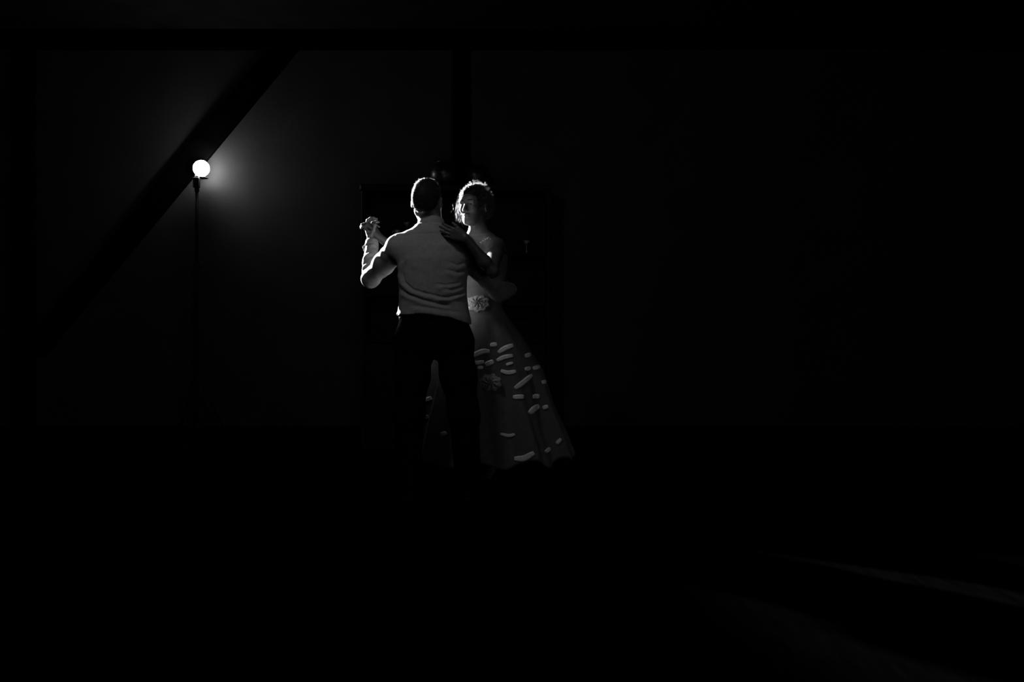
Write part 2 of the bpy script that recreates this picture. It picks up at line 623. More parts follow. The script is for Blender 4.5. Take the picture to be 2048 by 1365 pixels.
flash = empty('camera_flash', (PX, FD + 0.01, top + 0.012))
tag(flash, 'glowing camera flash with frosted dome on top of the light stand', 'flash')
f0 = Vector(flash.location)
fz = Vector(fdir)
fx = fz.cross(Vector((0, 0, 1))).normalized()
fy = fx.cross(fz)
HM = Matrix((fx, fy, fz)).transposed().to_4x4()          # local z = beam direction
HM.translation = Vector(FC) - f0
MB().box((-0.024, -0.030, 0.0), (0.024, 0.016, 0.085), 0.004).build('battery_body', M['black_plastic'], flash)
MB().tube([(0.0, 0.0, 0.08), Vector(HM @ Vector((0, -0.01, -0.075)))], 0.020, 14).build('neck', M['black_plastic'], flash)
MB().box((-0.036, -0.026, -0.105), (0.036, 0.026, -0.020), 0.005, HM).build('head', M['black_plastic'], flash)
prof = [(0.0, 0.042), (0.018, 0.040), (0.034, 0.033), (0.046, 0.020), (0.052, 0.002), (0.050, -0.016), (0.044, -0.028), (0.036, -0.034), (0.0, -0.034)]
MB().lathe([(a_ * 1.3, b_ * 1.3) for a_, b_ in [(0.0, -0.038), (0.037, -0.038), (0.046, -0.030), (0.0475, -0.026), (0.044, -0.027), (0.0, -0.028)]], n=36, mtx=HM).build('dome_cup', M['black_plastic'], flash, True)
MB().lathe([(0.0, -0.004), (0.052, -0.004), (0.055, 0.0), (0.052, 0.004), (0.0, 0.004)], c=tuple(Vector(FC) - f0 + Vector((0, 0, -0.079))), n=32).build('light_block_plate', M['black_plastic'], flash)  # added plate that keeps the dome's light off the lower wall
MB().lathe([(a_ * 1.3, b_ * 1.3) for a_, b_ in prof[:7]] + [(0.0, -0.034)], n=36, mtx=HM).build('diffuser_dome', emat('flash_glow', DOME_E), flash, True)
sl = bpy.data.lights.new('flash_beam', 'SPOT')
sl.energy = SPOT_W
sl.spot_size = math.radians(27)
sl.spot_blend = 0.4
sl.shadow_soft_size = 0.035
so = bpy.data.objects.new('flash_beam', sl)
COL.objects.link(so)
so.location = Vector(FC) + fz * 0.10
so.rotation_euler = fz.to_track_quat('-Z', 'Y').to_euler()


# ------------------------------------------------------------------ added fill lamp, unseen above the frame, for his back and the dress
lamp = empty('added_fill_lamp', (-0.9, 4.3, CEIL))
tag(lamp, 'added fill lamp, a dim opal globe hung unseen above the frame', 'lamp')
MB().lathe([(0.0, 0.0), (0.055, 0.0), (0.055, -0.015), (0.03, -0.035), (0.0, -0.038)], n=24).build('canopy', M['brass'], lamp, True)
MB().tube([(0, 0, -0.03), (0, 0, -0.68)], 0.004, 8).build('cord', M['black_plastic'], lamp, True)
MB().lathe([(0.0, -0.66), (0.024, -0.66), (0.028, -0.70), (0.034, -0.715), (0.0, -0.716)], n=24).build('lamp_holder', M['brass'], lamp, True)
MB().lathe([(0.09 * math.cos(a), -0.80 + 0.09 * math.sin(a)) for a in np.linspace(-1.57, 1.2, 16)], n=28).build('globe_shade', emat('fill_glow', FILL_LAMP_E), lamp, True)


# ------------------------------------------------------------------ people
def head(F, C, fwd, up, s=1.0, female=False):
    """adds a head to the field; C is halfway between crown and chin"""
    f = nrm(fwd)
    r = nrm(np.cross(f, up))
    u = np.cross(r, f)
    R = np.stack([r, f, u])
    L = lambda x, y, z: C + s * (x * r + y * f + z * u)
    E = lambda c, rad, k=0.015, mode='u', RR=None: F.ell(L(*c), np.array(rad) * s, k, R if RR is None else RR, mode)
    E((0, -0.012, 0.028), (0.074, 0.094, 0.086), 0.02)
    E((0, -0.050, 0.000), (0.054 if female else 0.060, 0.050, 0.065), 0.03)
    E((0, 0.040, -0.030), (0.051 if female else 0.060, 0.050, 0.080), 0.03)
    E((0, 0.045, -0.082), (0.032 if female else 0.040, 0.038, 0.028), 0.025)
    E((0, 0.072, -0.098), (0.018, 0.016, 0.015), 0.02)
    E((0, 0.062, 0.035), (0.056, 0.030, 0.030), 0.025)          # forehead
    for q in (-1, 1):
        E((q * 0.028, 0.080, 0.022), (0.022, 0.010, 0.007), 0.012)   # brow
        E((q * 0.032, 0.095, 0.004), (0.016, 0.014, 0.010), 0.010, 's')
        E((q * (0.039 if female else 0.043), 0.062, -0.022), (0.018, 0.020, 0.016), 0.025)   # cheekbone
        jw = 0.031 if female else 0.050
        F.cone(L(q * jw, 0.0, -0.058), L(q * jw * 0.55, 0.055, -0.090), 0.018 * s, 0.016 * s, 0.03)   # jaw
        E((q * 0.0320, 0.0770, 0.0140), (0.0165, 0.0085, 0.0062), 0.004)  # lids
        E((q * 0.0320, 0.0745, -0.0078), (0.0155, 0.0085, 0.0050), 0.004)
        # ear: shell with a hollow
        RR = np.stack([nrm(r * q * 0.9 - f * 0.45), nrm(f * 0.9 + r * q * 0.45), u])
        E((q * 0.080, -0.010, -0.008), (0.009, 0.018, 0.031), 0.006, 'u', RR)
        E((q * 0.089, -0.004, -0.006), (0.007, 0.009, 0.018), 0.004, 's', RR)
    F.cone(L(0, 0.086, 0.012), L(0, 0.112, -0.030), 0.008 * s, 0.0115 * s, 0.010)                # nose
    for q in (-1, 1):
        E((q * 0.011, 0.100, -0.034), (0.008, 0.010, 0.007), 0.006)
    E((0, 0.0895, -0.058), (0.021, 0.009, 0.0055), 0.005)                                         # lips
    E((0, 0.0885, -0.069), (0.017, 0.009, 0.0060), 0.005)
    E((0, 0.0995, -0.0635), (0.019, 0.006, 0.0013), 0.003, 's')
    return L, R


def hand(F, W, fwd, palm, thumb, s=1.0, bends=((25, 30, 20),) * 4, spread=(0.06, 0.02, -0.03, -0.08), tdir=(0.75, 0.6, 0.25), tb=(18, 20)):
    """W wrist; fwd to the knuckles; palm = the way the palm faces; thumb = the thumb's side"""
    f = nrm(fwd); n = np.asarray(palm, float); n = nrm(n - f * (n @ f))
    t = np.asarray(thumb, float); t = nrm(t - f * (t @ f) - n * (t @ n))
    offs = (0.029, 0.010, -0.009, -0.026)
    plen = (0.088, 0.092, 0.087, 0.078)
    flen = ((0.043, 0.026, 0.021), (0.047, 0.030, 0.022), (0.044, 0.027, 0.022), (0.034, 0.021, 0.019))
    frad = (0.0092, 0.0095, 0.0090, 0.0080)
    tips = []
    for i in range(4):
        b0 = W + t * offs[i] * 0.55 * s + f * 0.006 * s
        kn = W + (f * plen[i] + t * offs[i] - n * 0.002) * s
        F.cone(b0, kn, 0.015 * s, 0.0118 * s, 0.012)
        d = nrm(f + t * spread[i]); p = kn; ax = np.cross(d, n)
        for j in range(3):
            a = math.radians(bends[i][j])
            d2 = d * math.cos(a) + nrm(np.cross(ax, d)) * math.sin(a)
            d = nrm(d2)
            q = p + d * flen[i][j] * s
            F.cone(p, q, frad[i] * (1 - 0.07 * j) * s, frad[i] * (0.93 - 0.08 * j) * s, 0.003)
            p = q
        tips.append(p)
    F.ell(W + f * 0.048 * s + n * 0.006 * s, np.array([0.034, 0.045, 0.014]) * s, 0.012, np.stack([t, f, n]))
    b = W + (f * 0.020 + t * 0.020 + n * 0.008) * s
    d = nrm(t * tdir[0] + f * tdir[1] + n * tdir[2])
    F.cone(b, b + d * 0.042 * s, 0.015 * s, 0.0115 * s, 0.012)
    p = b + d * 0.042 * s
    ax = nrm(np.cross(d, nrm(f + n * 0.5)))
    for j, L_ in enumerate((0.032, 0.026)):
        a = math.radians(tb[j])
        d = nrm(d * math.cos(a) + np.cross(ax, d) * math.sin(a))
        q = p + d * L_ * s
        F.cone(p, q, (0.0112 - 0.001 * j) * s, (0.0102 - 0.0015 * j) * s, 0.004)
        p = q
    return tips


def strands(name, roots, dirs, curls, length, material, parent, rad=0.0005, n=6):
    """many separate hairs: roots (N,3), start directions, bend vectors added along the way"""
    N = len(roots)
    pts = np.zeros((N, n, 3))
    p = roots.copy(); d = dirs.copy()
    for i in range(n):
        pts[:, i] = p
        d = d + curls[:, i] if curls.ndim == 3 else d + curls
        d /= np.linalg.norm(d, axis=1, keepdims=True)
        p = p + d * (length / (n - 1))[:, None]
    T = np.gradient(pts, axis=1)
    T /= np.linalg.norm(T, axis=2, keepdims=True) + 1e-9
    A = np.cross(T, np.array([0.31, 0.52, 0.79])); A /= np.linalg.norm(A, axis=2, keepdims=True) + 1e-9
    B = np.cross(T, A)
    taper = np.linspace(1, 0.35, n)[None, :, None] * rad
    V = np.stack([pts + taper * (A * math.cos(q) + B * math.sin(q)) for q in (0, 2.094, 4.189)], 2)
    V = V.reshape(-1, 3)
    base = (np.arange(N)[:, None] * n + np.arange(n - 1)[None, :]).reshape(-1) * 3
    F = np.concatenate([np.stack([base + k, base + (k + 1) % 3, base + 3 + (k + 1) % 3, base + 3 + k], 1) for k in range(3)])
    o = link(name, V, F, material, parent)
    o['kind'] = 'stuff'
    return o


def sample_surface(V, F, N, keep):
    tri = np.concatenate([F[:, [0, 1, 2]], F[:, [0, 2, 3]]])
    c = V[tri].mean(1)
    tri = tri[keep(c)]
    nn = np.cross(V[tri[:, 1]] - V[tri[:, 0]], V[tri[:, 2]] - V[tri[:, 0]])
    ar = np.linalg.norm(nn, axis=1)
    i = rng.choice(len(tri), N, p=ar / ar.sum())
    w = rng.dirichlet((1, 1, 1), N)
    return (V[tri[i]] * w[:, :, None]).sum(1), nn[i] / ar[i][:, None]


# ---------- the man: back to the lens, left arm raised, right arm round the woman
MD = 5.50
MC = P(854, 403, MD)                                            # head centre
m_fwd = nrm((0.20, 0.97, -0.08)); m_up = np.array([0.03, 0.05, 1.0])
ML_sh, ML_el, ML_wr = P(797, 494, 5.50), P(741, 558, 5.73), P(744, 482, 5.91)
MR_sh, MR_el, MR_wr = P(925, 494, 5.50), P(997, 584, 5.60), np.array([0.005, 5.84, 1.185])
mx = on(866, MD)
Zm = lambda py: CAM_Z + (682.5 - py) / FPX * MD
XF = lambda px: on(px, MD)
L_hip, L_kn, L_an = P(828, 690, MD), P(818, 830, MD - 0.03), np.array([XF(816), MD, 0.085])
R_hip, R_kn, R_an = P(908, 690, MD), P(928, 830, MD - 0.02), np.array([XF(936), MD + 0.04, 0.085])

F = Field((-1.0, 5.25, -0.01), (0.16, 6.12, 1.80), 0.0042)
L_m, R_m = head(F, MC, m_fwd, m_up, 1.0)
F.cone(P(862, 452, 5.50), P(857, 415, 5.51), 0.064, 0.062, 0.03)
F.loft([(0.90, mx, MD, 0.155, 0.095), (1.05, mx, MD, 0.145, 0.085), (1.2, mx, MD, 0.150, 0.085), (1.35, mx, MD, 0.160, 0.09),
        (1.43, mx, MD, 0.150, 0.07), (1.48, mx, MD, 0.09, 0.06)], 0.03)
for sh, el, wr in ((ML_sh, ML_el, ML_wr), (MR_sh, MR_el, MR_wr)):
    F.chain([(sh, 0.050), (el, 0.036), (el + 0.3 * (wr - el), 0.036), (wr, 0.024)], 0.02)
for hp, kn, an in ((L_hip, L_kn, L_an), (R_hip, R_kn, R_an)):
    F.chain([(hp, 0.075), (kn, 0.052), (an, 0.036)], 0.03)
    F.chain([(an + (0, 0, -0.03), 0.033), (an + (0, 0.13, -0.055), 0.024)], 0.02)
# his left hand closes on hers
f1 = nrm((-0.25, 0.45, 0.86)); n1 = np.array((0.75, -0.25, 0.55)); n1 = nrm(n1 - f1 * (n1 @ f1)); t1 = np.cross(n1, f1)
hand(F, ML_wr, f1, n1, t1, 1.0,
     bends=((30, 55, 38), (34, 58, 40), (38, 58, 40), (42, 58, 40)), tdir=(0.30, 0.40, 0.90), tb=(34, 38))
# his right hand lies on her back
hand(F, MR_wr, (-0.92, 0.38, 0.02), (-0.40, -0.92, 0.0), (0, 0.0, 1.0), 1.0,
     bends=((12, 14, 10),) * 4, tdir=(0.7, 0.7, 0.0), tb=(5, 5))
V, Fc = F.mesh()
man = link('person', V, Fc, M['skin'])
tag(man, 'man seen from behind in a pale long-sleeved shirt and black trousers, dancing', 'person')
for q in (-1, 1):
    e = MB().lathe([(0.0115 * math.cos(a), 0.0115 * math.sin(a)) for a in np.linspace(-1.57, 1.57, 9)], c=tuple(L_m(q * 0.032, 0.0725, 0.0035)), n=16).build('eye', M['eye'], man, True)

# hair
H = Field(MC - 0.17, MC + 0.17, 0.0042)
E = lambda c, rad, k=0.02, mode='u': H.ell(L_m(*c), np.array(rad), k, R_m, mode)
E((0, -0.014, 0.032), (0.0785, 0.099, 0.0905))
E((0, -0.054, -0.010), (0.064, 0.052, 0.068), 0.03)
E((0, 0.080, -0.055), (0.10, 0.075, 0.085), 0.01, 's')
E((0, -0.085, -0.120), (0.10, 0.085, 0.055), 0.008, 's')
for q in (-1, 1):
    E((q * 0.085, 0.0, -0.015), (0.024, 0.026, 0.036), 0.008, 's')
V, Fc = H.mesh()
Vh = V
hair = link('hair', Vh, Fc, M['hair'], man)
loc = lambda p: (p - MC) @ R_m.T
ro, no = sample_surface(V, Fc, 10000, lambda c: (loc(c)[:, 1] < 0.07) & (loc(c)[:, 2] > -0.07))
lz = loc(ro)[:, 2]
d = no * 0.42 + np.array([0, 0, -0.75]) * (lz < 0.075)[:, None] + np.outer((lz >= 0.075), m_fwd) * 0.5 + rng.normal(0, 0.28, ro.shape)
d /= np.linalg.norm(d, axis=1, keepdims=True)
ln = np.where(lz > 0.05, rng.uniform(0.008, 0.015, len(ro)), rng.uniform(0.004, 0.008, len(ro)))
strands('hair_strands', ro, d, -0.25 * no + rng.normal(0, 0.05, ro.shape), ln, M['strand'], hair, 0.00042, 4)

# shirt
S = Field((-0.98, 5.25, 0.90), (0.14, 6.05, 1.60), 0.0048)
S.loft([(0.92, mx + 0.01, MD, 0.208, 0.135), (1.00, mx + 0.006, MD, 0.203, 0.132), (1.06, mx + 0.004, MD, 0.193, 0.125), (1.135, mx, MD, 0.187, 0.122),
        (1.246, mx, MD, 0.190, 0.126), (1.33, mx, MD, 0.200, 0.128), (1.40, mx, MD, 0.195, 0.118), (1.445, mx - 0.002, MD, 0.165, 0.098),
        (1.475, mx - 0.002, MD, 0.110, 0.085), (1.515, mx - 0.008, MD, 0.074, 0.072)], 0.0, 2.35)
for sh, el, wr, cut in ((ML_sh, ML_el, ML_wr, 0.93), (MR_sh, MR_el, MR_wr, 0.80)):
    nk = P(862, 458, MD) + np.array([0, 0.0, -0.042])
    S.cone(nk, sh + (0, 0, -0.004), 0.076, 0.070, 0.05)
    w2 = el + cut * (wr - el)
    S.chain([(sh, 0.066), (sh + 0.5 * (el - sh), 0.061), (el, 0.050), (el + 0.45 * (w2 - el), 0.046), (w2, 0.036)], 0.025)
S.cone(P(774, 503, 5.56), P(768, 522, 5.54), 0.018, 0.006, 0.015)      # a fold standing up on the upper sleeve
# hem: cut off at the bottom
sl_, (gx, gy, gz) = S.win((-0.98, 5.25, 0.90), (0.14, 6.0, 1.08), 0)
hx = [XF(785), XF(800), XF(850), XF(900), XF(945), XF(960)]
hz = [Zm(633), Zm(632), Zm(629), Zm(636), Zm(651), Zm(654)]
hem = np.interp(gx[:, 0, 0], hx, hz)[:, None, None]
S.a[sl_] = np.maximum(S.a[sl_], (hem - gz).astype(np.float32))
# loose tail blown out at the left hip
S.chain([(P(813, 600, 5.50), 0.012), (P(803, 617, 5.51), 0.012), (P(796, 629, 5.53), 0.007)], 0.015)
S.cone(P(806, 610, 5.50), P(812, 626, 5.46), 0.014, 0.012, 0.02)
S.cone(P(797, 628, 5.53), P(813, 622, 5.46), 0.007, 0.010, 0.012)
V, Fc = S.mesh()
V = relax(V, Fc, 2, 0.4)
N = vnormals(V, Fc)
q = np.stack([V[:, 0] / V[:, 1] * FPX + 1024, 682.5 - (V[:, 2] - CAM_Z) / V[:, 1] * FPX], 1)   # fold lines are given as seen from behind
back = np.clip((5.50 - V[:, 1]) / 0.05, 0, 1)
disp = np.zeros(len(V))
folds = [  # (line, width px, height m)
    ([(797, 545), (803, 568), (822, 585), (850, 594), (880, 600), (912, 606)], 5, 0.0085),
    ([(794, 583), (815, 596), (845, 607), (880, 616), (905, 619)], 5, 0.0065),
    ([(870, 601), (900, 600), (922, 594), (936, 586)], 4, 0.008),
    ([(868, 576), (895, 577), (925, 572)], 5, 0.005),
    ([(880, 585), (905, 586), (932, 578)], 4, 0.005),
    ([(885, 545), (915, 553), (936, 548)], 6, 0.005),
    ([(893, 530), (915, 538), (934, 532)], 5, 0.004),
    ([(815, 618), (850, 622), (890, 628), (930, 634)], 6, 0.004),
    ([(806, 520), (800, 540), (799, 560)], 5, 0.006),
    ([(920, 500), (932, 520), (936, 545)], 6, 0.005),
    ([(845, 560), (848, 585)], 8, 0.002),
    ([(875, 500), (870, 540)], 14, 0.002),
    ([(830, 495), (832, 540)], 14, 0.002),
]
for line, w, hgt in folds:
    dd, tt, ss = polydist(q, line)
    end = np.clip(np.minimum(tt, 1 - tt) * 6, 0, 1)
    g = np.exp(-(dd / w) ** 2) - 0.75 * np.exp(-((dd * ss + w * 1.7) / (w * 0.9)) ** 2)
    disp += hgt * g * end * back
# yoke seam across the shoulder blades
dd, tt, ss = polydist(q, [(800, 472), (835, 467), (870, 466), (905, 466), (935, 474)])
disp += back * (0.0022 * (ss < 0) * np.clip(1 - dd / 40, 0, 1) - 0.0018 * np.exp(-(dd / 1.6) ** 2))


# creases round the sleeves
def sleeve_creases(a, b, amp, freq, ph, hi=1.0):
    ab = b - a; L = np.linalg.norm(ab); u = ab / L
    rel = V - a
    tt = rel @ u
    rad = rel - tt[:, None] * u
    rr = np.linalg.norm(rad, axis=1)
    m = (tt > -0.02) & (tt < L * 1.02) & (rr < 0.085)
    ang = np.arctan2(rad @ nrm(np.cross(u, (0.3, 1, 0.1))), rad @ nrm(np.cross(u, np.cross(u, (0.3, 1, 0.1)))))
    w = (np.sin(freq * tt + 2.6 * np.sin(ang + ph) + ph) + 0.6 * np.sin(freq * 1.7 * tt - 2.0 * np.cos(ang * 1.0 + ph))) * (0.45 + 0.4 * np.sin(ang * 2 + ph + 14 * tt))
    return np.where(m, amp * w * np.clip(tt / 0.05, 0, 1), 0)


disp += sleeve_creases(ML_el, ML_wr, 0.0036, 88, 0.4)
disp += sleeve_creases(ML_sh, ML_el, 0.0022, 60, 1.4)
disp += sleeve_creases(MR_sh, MR_el, 0.0030, 70, 2.1)
disp += sleeve_creases(MR_el, MR_wr, 0.0035, 90, 0.9)
disp += 0.0012 * np.sin(V[:, 0] * 60 + 3 * np.sin(V[:, 2] * 25)) * np.sin(V[:, 2] * 34 + 2 * np.sin(V[:, 0] * 20))
V = V + N * disp[:, None]
shirt = link('shirt', V, Fc, M['shirt'], man)

# collar: stand and turned-down fall
cc = P(862, 447, 5.502)
prof = [(0.0655, 0.035, 0), (0.0675, 0.038, 0), (0.0705, 0.034, 0), (0.0775, 0.004, 0), (0.0800, -0.012, 1), (0.0785, -0.013, 1), (0.0740, 0.002, 0), (0.0670, 0.030, 0), (0.066, -0.02, 0)]
v, f = [], []
nA = 56
for r_, z_, fall in prof:
    for k in range(nA):
        a = math.radians(-90) + math.radians(-158 + 316 * k / (nA - 1))
        fr = abs(k / (nA - 1) * 2 - 1)                       # 0 at the nape, 1 at the tips
        drop = -0.050 * fr ** 1.7                            # the collar slopes down to the throat
        ex = 0.010 * fr ** 3 if fall else 0
        v.append((cc[0] + (r_ + ex) * math.cos(a), cc[1] + (r_ * 0.98 + ex) * math.sin(a) + 0.01, cc[2] + z_ + drop - (0.018 * fr ** 4 if fall else 0)))
for i in range(len(prof) - 1):
    for k in range(nA - 1):
        f.append((i * nA + k, i * nA + k + 1, (i + 1) * nA + k + 1, (i + 1) * nA + k))
collar = link('collar', v, f, M['shirt'], shirt)
md = collar.modifiers.new('thickness', 'SOLIDIFY'); md.thickness = 0.0015
# cuff with its turned-out corner
u = nrm(ML_wr - ML_el); cw = ML_el + 0.93 * (ML_wr - ML_el)
MB().tube([cw - u * 0.035, cw - u * 0.018, cw, cw + u * 0.014], [0.0405, 0.0400, 0.0395, 0.0375], 28, cap=False).build('cuff', M['shirt'], shirt, True).modifiers.new('thickness', 'SOLIDIFY').thickness = 0.002
cp = P(732, 491, 5.89)
flap = MB()
flap.add([cp + np.array(o) for o in ((0.004, 0, 0.016), (-0.020, -0.004, -0.010), (-0.013, 0.002, -0.034), (0.006, 0.004, -0.026))], [(0, 1, 2, 3)])
flap.build('cuff_corner', M['shirt'], shirt).modifiers.new('thickness', 'SOLIDIFY').thickness = 0.003
u = nrm(MR_wr - MR_el); cw = MR_el + 0.80 * (MR_wr - MR_el)
MB().tube([cw - u * 0.03, cw, cw + u * 0.012], [0.042, 0.041, 0.039], 28, cap=False).build('cuff', M['shirt'], shirt, True).modifiers.new('thickness', 'SOLIDIFY').thickness = 0.002

# trousers
T = Field((-0.80, 5.28, 0.01), (-0.08, 5.75, 1.06), 0.0055)
T.loft([(0.80, mx, MD, 0.165, 0.10), (0.84, mx, MD, 0.202, 0.128), (0.88, mx + 0.002, MD, 0.213, 0.134), (0.96, mx + 0.004, MD, 0.197, 0.125), (1.035, mx + 0.004, MD, 0.180, 0.112)], 0.0, 2.3)
for hp, kn, an in ((L_hip, L_kn, L_an), (R_hip, R_kn, R_an)):
    T.chain([(hp, 0.104), (hp + 0.45 * (kn - hp), 0.094), (kn, 0.080), (an + (0, 0, 0.0), 0.074)], 0.05)
sl_, (gx, gy, gz) = T.win((-0.8, 5.28, 0.01), (-0.08, 5.75, 0.06), 0)
T.a[sl_] = np.maximum(T.a[sl_], (0.045 - gz).astype(np.float32))
V, Fc = T.mesh()
V = relax(V, Fc, 2, 0.4)
V = relax(V, Fc, 8, 0.5)
V = V + vnormals(V, Fc) * (0.002 * np.sin(V[:, 2:] * 48 + 30 * V[:, :1] + 2.5 * np.sin(22 * V[:, 1:2] + 9 * V[:, 2:])) * np.clip(np.exp(-((V[:, 2:] - 0.50) / 0.08) ** 2) + np.exp(-((V[:, 2:] - 0.12) / 0.09) ** 2), 0.08, 1))
trousers = link('trousers', V, Fc, M['trousers'], man)
v, f = [], []
for z_ in (0.995, 1.03):
    for k in range(48):
        a = 2 * math.pi * k / 48
        v.append((mx + 0.004 + 0.192 * math.cos(a), MD + 0.120 * math.sin(a), z_))
for k in range(48):
    f.append((k, (k + 1) % 48, 48 + (k + 1) % 48, 48 + k))
link('belt', v, f, M['leather'], trousers).modifiers.new('thickness', 'SOLIDIFY').thickness = 0.004


def shoe(an, direction, material, parent, heel=0.0, s=1.0, name='shoe'):
    d = nrm(direction)
    K = Field(an + np.array((-0.2, -0.2, -0.12)), an + np.array((0.2, 0.3, 0.06)), 0.005)
    z0 = -an[2]
    hb = an + np.array((0, 0, z0 + 0.035 + heel)) - d * 0.035 * s
    tb = an + d * 0.15 * s + np.array((0, 0, z0 + 0.030))
    te = an + d * 0.205 * s + np.array((0, 0, z0 + 0.026))
    K.chain([(hb, 0.034 * s), (tb, 0.037 * s), (te, 0.025 * s)], 0.02)
    if heel == 0:
        K.cone(an + (0, 0, -0.02), an + d * 0.08 + np.array((0, 0, z0 + 0.05)), 0.034, 0.03, 0.03)
    sl_, (gx, gy, gz) = K.win(an - 0.3, an + 0.3, 0)
    lim = 0.002 if heel == 0 else np.interp((gx - an[0]) * d[0] + (gy - an[1]) * d[1], [-0.05, 0.09, 0.15], [heel + 0.004, 0.014, 0.002])
    K.a[sl_] = np.maximum(K.a[sl_], (lim - gz).astype(np.float32) + 0 * K.a[sl_])
    V, Fc = K.mesh()
    o = link(name, V, Fc, material, parent)
    if heel:
        MB().tube([tuple(hb + (0, 0, -0.03)), (hb[0], hb[1], 0.001)], [0.018, 0.006], 12).build('heel', material, o, True)
    else:
        hb2 = an - d * 0.035
        MB().box((-0.03, -0.03, 0.0), (0.03, 0.03, 0.018), 0.004, Matrix.Translation((hb2[0], hb2[1], 0.0))).build('heel', material, o)
    return o


shoe(L_an, (-0.15, 1, 0), M['leather'], man)
shoe(R_an, (0.15, 1, 0), M['leather'], man)

# ---------- the woman: facing him, head turned to the flash
WD = 5.80
WC = P(947, 413, 5.80)
w_fwd = nrm((-0.46, -0.89, -0.03)); w_up = np.array([-0.03, -0.02, 1.0])
wx = on(964, WD)
WL_sh, WL_el, WL_wr = P(992, 492, 5.76), P(984, 543, 5.44), P(932, 477, 5.355)
WR_sh, WR_el, WR_wr = P(934, 494, 5.82), P(822, 522, 6.05), None
f2 = nrm(0.75 * t1 + 0.65 * f1); WR_wr = ML_wr + f1 * 0.052 + n1 * 0.036 - f2 * 0.050
wl_an, wr_an = np.array([-0.12, 5.98, 0.13]), np.array([-0.27, 5.93, 0.13])
G = Field((-0.95, 5.22, -0.01), (0.14, 6.25, 1.82), 0.0042)
L_w, R_w = head(G, WC, w_fwd, w_up, 0.97, True)
G.cone(P(960, 482, 5.835), P(954, 432, 5.825), 0.050, 0.044, 0.03)
G.loft([(0.92, wx, WD + 0.05, 0.150, 0.105), (1.08, wx - 0.01, WD + 0.01, 0.112, 0.085), (1.2, wx, WD, 0.122, 0.09), (1.33, wx, WD, 0.138, 0.10),
        (1.40, wx, WD, 0.145, 0.08), (1.455, wx, WD + 0.01, 0.125, 0.06), (1.49, wx, WD + 0.02, 0.060, 0.05)], 0.03)
for sh in (WL_sh, WR_sh):
    G.cone(P(956, 462, 5.82), sh + (0, 0.01, 0.004), 0.036, 0.040, 0.04)
for sh, el, wr in ((WL_sh, WL_el, WL_wr), (WR_sh, WR_el, WR_wr)):
    G.chain([(sh, 0.045), (sh + 0.4 * (el - sh), 0.042), (el, 0.034), (el + 0.3 * (wr - el), 0.034), (wr, 0.022)], 0.025)
for an, hx_ in ((wl_an, wx + 0.075), (wr_an, wx - 0.075)):
    G.chain([((hx_, WD + 0.06, 0.90), 0.085), ((hx_, WD + 0.06, 0.50), 0.052), (an, 0.034)], 0.03)
    G.chain([(an, 0.030), (an + (-0.04, -0.10, -0.085), 0.026)], 0.02)
# left hand lies over his shoulder, right hand in his
hand(G, WL_wr, (-0.93, 0.04, 0.34), (0.05, 1.0, 0.12), (0, -0.1, 1.0), 0.88,
     bends=((8, 16, 12), (10, 18, 14), (12, 20, 14), (16, 22, 16)), spread=(0.06, 0.01, -0.04, -0.10), tdir=(0.45, 0.9, 0.1), tb=(4, 6))
hand(G, WR_wr, f2, -n1, np.cross(f2, -n1), 0.88,
     bends=((24, 52, 40), (24, 54, 42), (26, 54, 44), (28, 56, 44)), tdir=(0.35, 0.9, 0.15), tb=(10, 12))
V, Fc = G.mesh()
Vg, Fg = V, Fc
woman = link('person', V, Fc, M['skin_w'])
tag(woman, 'woman with pinned-up hair in a floral gown, face half lit, dancing', 'person')
for q in (-1, 1):
    c = L_w(q * 0.0310, 0.0722, 0.0032)
    e = MB().lathe([(0.0112 * math.cos(a), 0.0112 * math.sin(a)) for a in np.linspace(-1.57, 1.57, 11)], c=tuple(c), n=18).build('eye', M['eye'], woman, True)
    MB().lathe([(0.0, 0.0)] + [(0.0052 * math.cos(a), 0.002 * math.sin(a)) for a in np.linspace(0, 1.57, 5)],
               n=14, mtx=Matrix.Translation(Vector(c + w_fwd * 0.0104)) @ Vector(w_fwd).to_track_quat('Z', 'Y').to_matrix().to_4x4()).build('iris', M['iris'], e, True)

    MB().tube([L_w(q * x_, y_, z_) for x_, y_, z_ in ((0.014, 0.0955, 0.026), (0.026, 0.0955, 0.0300), (0.038, 0.0895, 0.0300), (0.049, 0.0785, 0.0245))],
              [0.0022, 0.0026, 0.0022, 0.001], 8).build('eyebrow', M['hair_w'], woman, True)

# her hair: swept up, curls left loose
H = Field(WC - 0.20, WC + 0.20, 0.0045)
E = lambda c, rad, k=0.02, mode='u': H.ell(L_w(*c), np.array(rad), k, R_w, mode)
E((0, -0.016, 0.034), (0.083, 0.104, 0.094))
E((0, -0.060, -0.005), (0.070, 0.055, 0.070), 0.03)
E((0.0, -0.098, 0.035), (0.058, 0.048, 0.056), 0.02)
E((0, 0.085, -0.045), (0.064, 0.085, 0.105), 0.012, 's')
V, Fc = H.mesh()
lo = (V - WC) @ R_w.T
ang = np.arctan2(lo[:, 0], lo[:, 2])
V2 = V + vnormals(V, Fc) * (0.0016 * np.sin(ang * 17 + 40 * lo[:, 1]) * np.sin(lo[:, 1] * 90 + 3 * ang))[:, None]
hair_w = link('hair', V2, Fc, M['hair_w'], woman)
ro, no = sample_surface(V, Fc, 13000, lambda c: ((c - WC) @ R_w.T)[:, 2] > -0.06)
lr = (ro - WC) @ R_w.T
d = no * 0.20 - w_fwd * 0.9 + rng.normal(0, 0.30, ro.shape)
d /= np.linalg.norm(d, axis=1, keepdims=True)
n = 8
ph = rng.uniform(0, 6.28, (len(ro), 1)); fr = rng.uniform(0.9, 1.6, (len(ro), 1))
k_ = np.arange(n)[None, :]
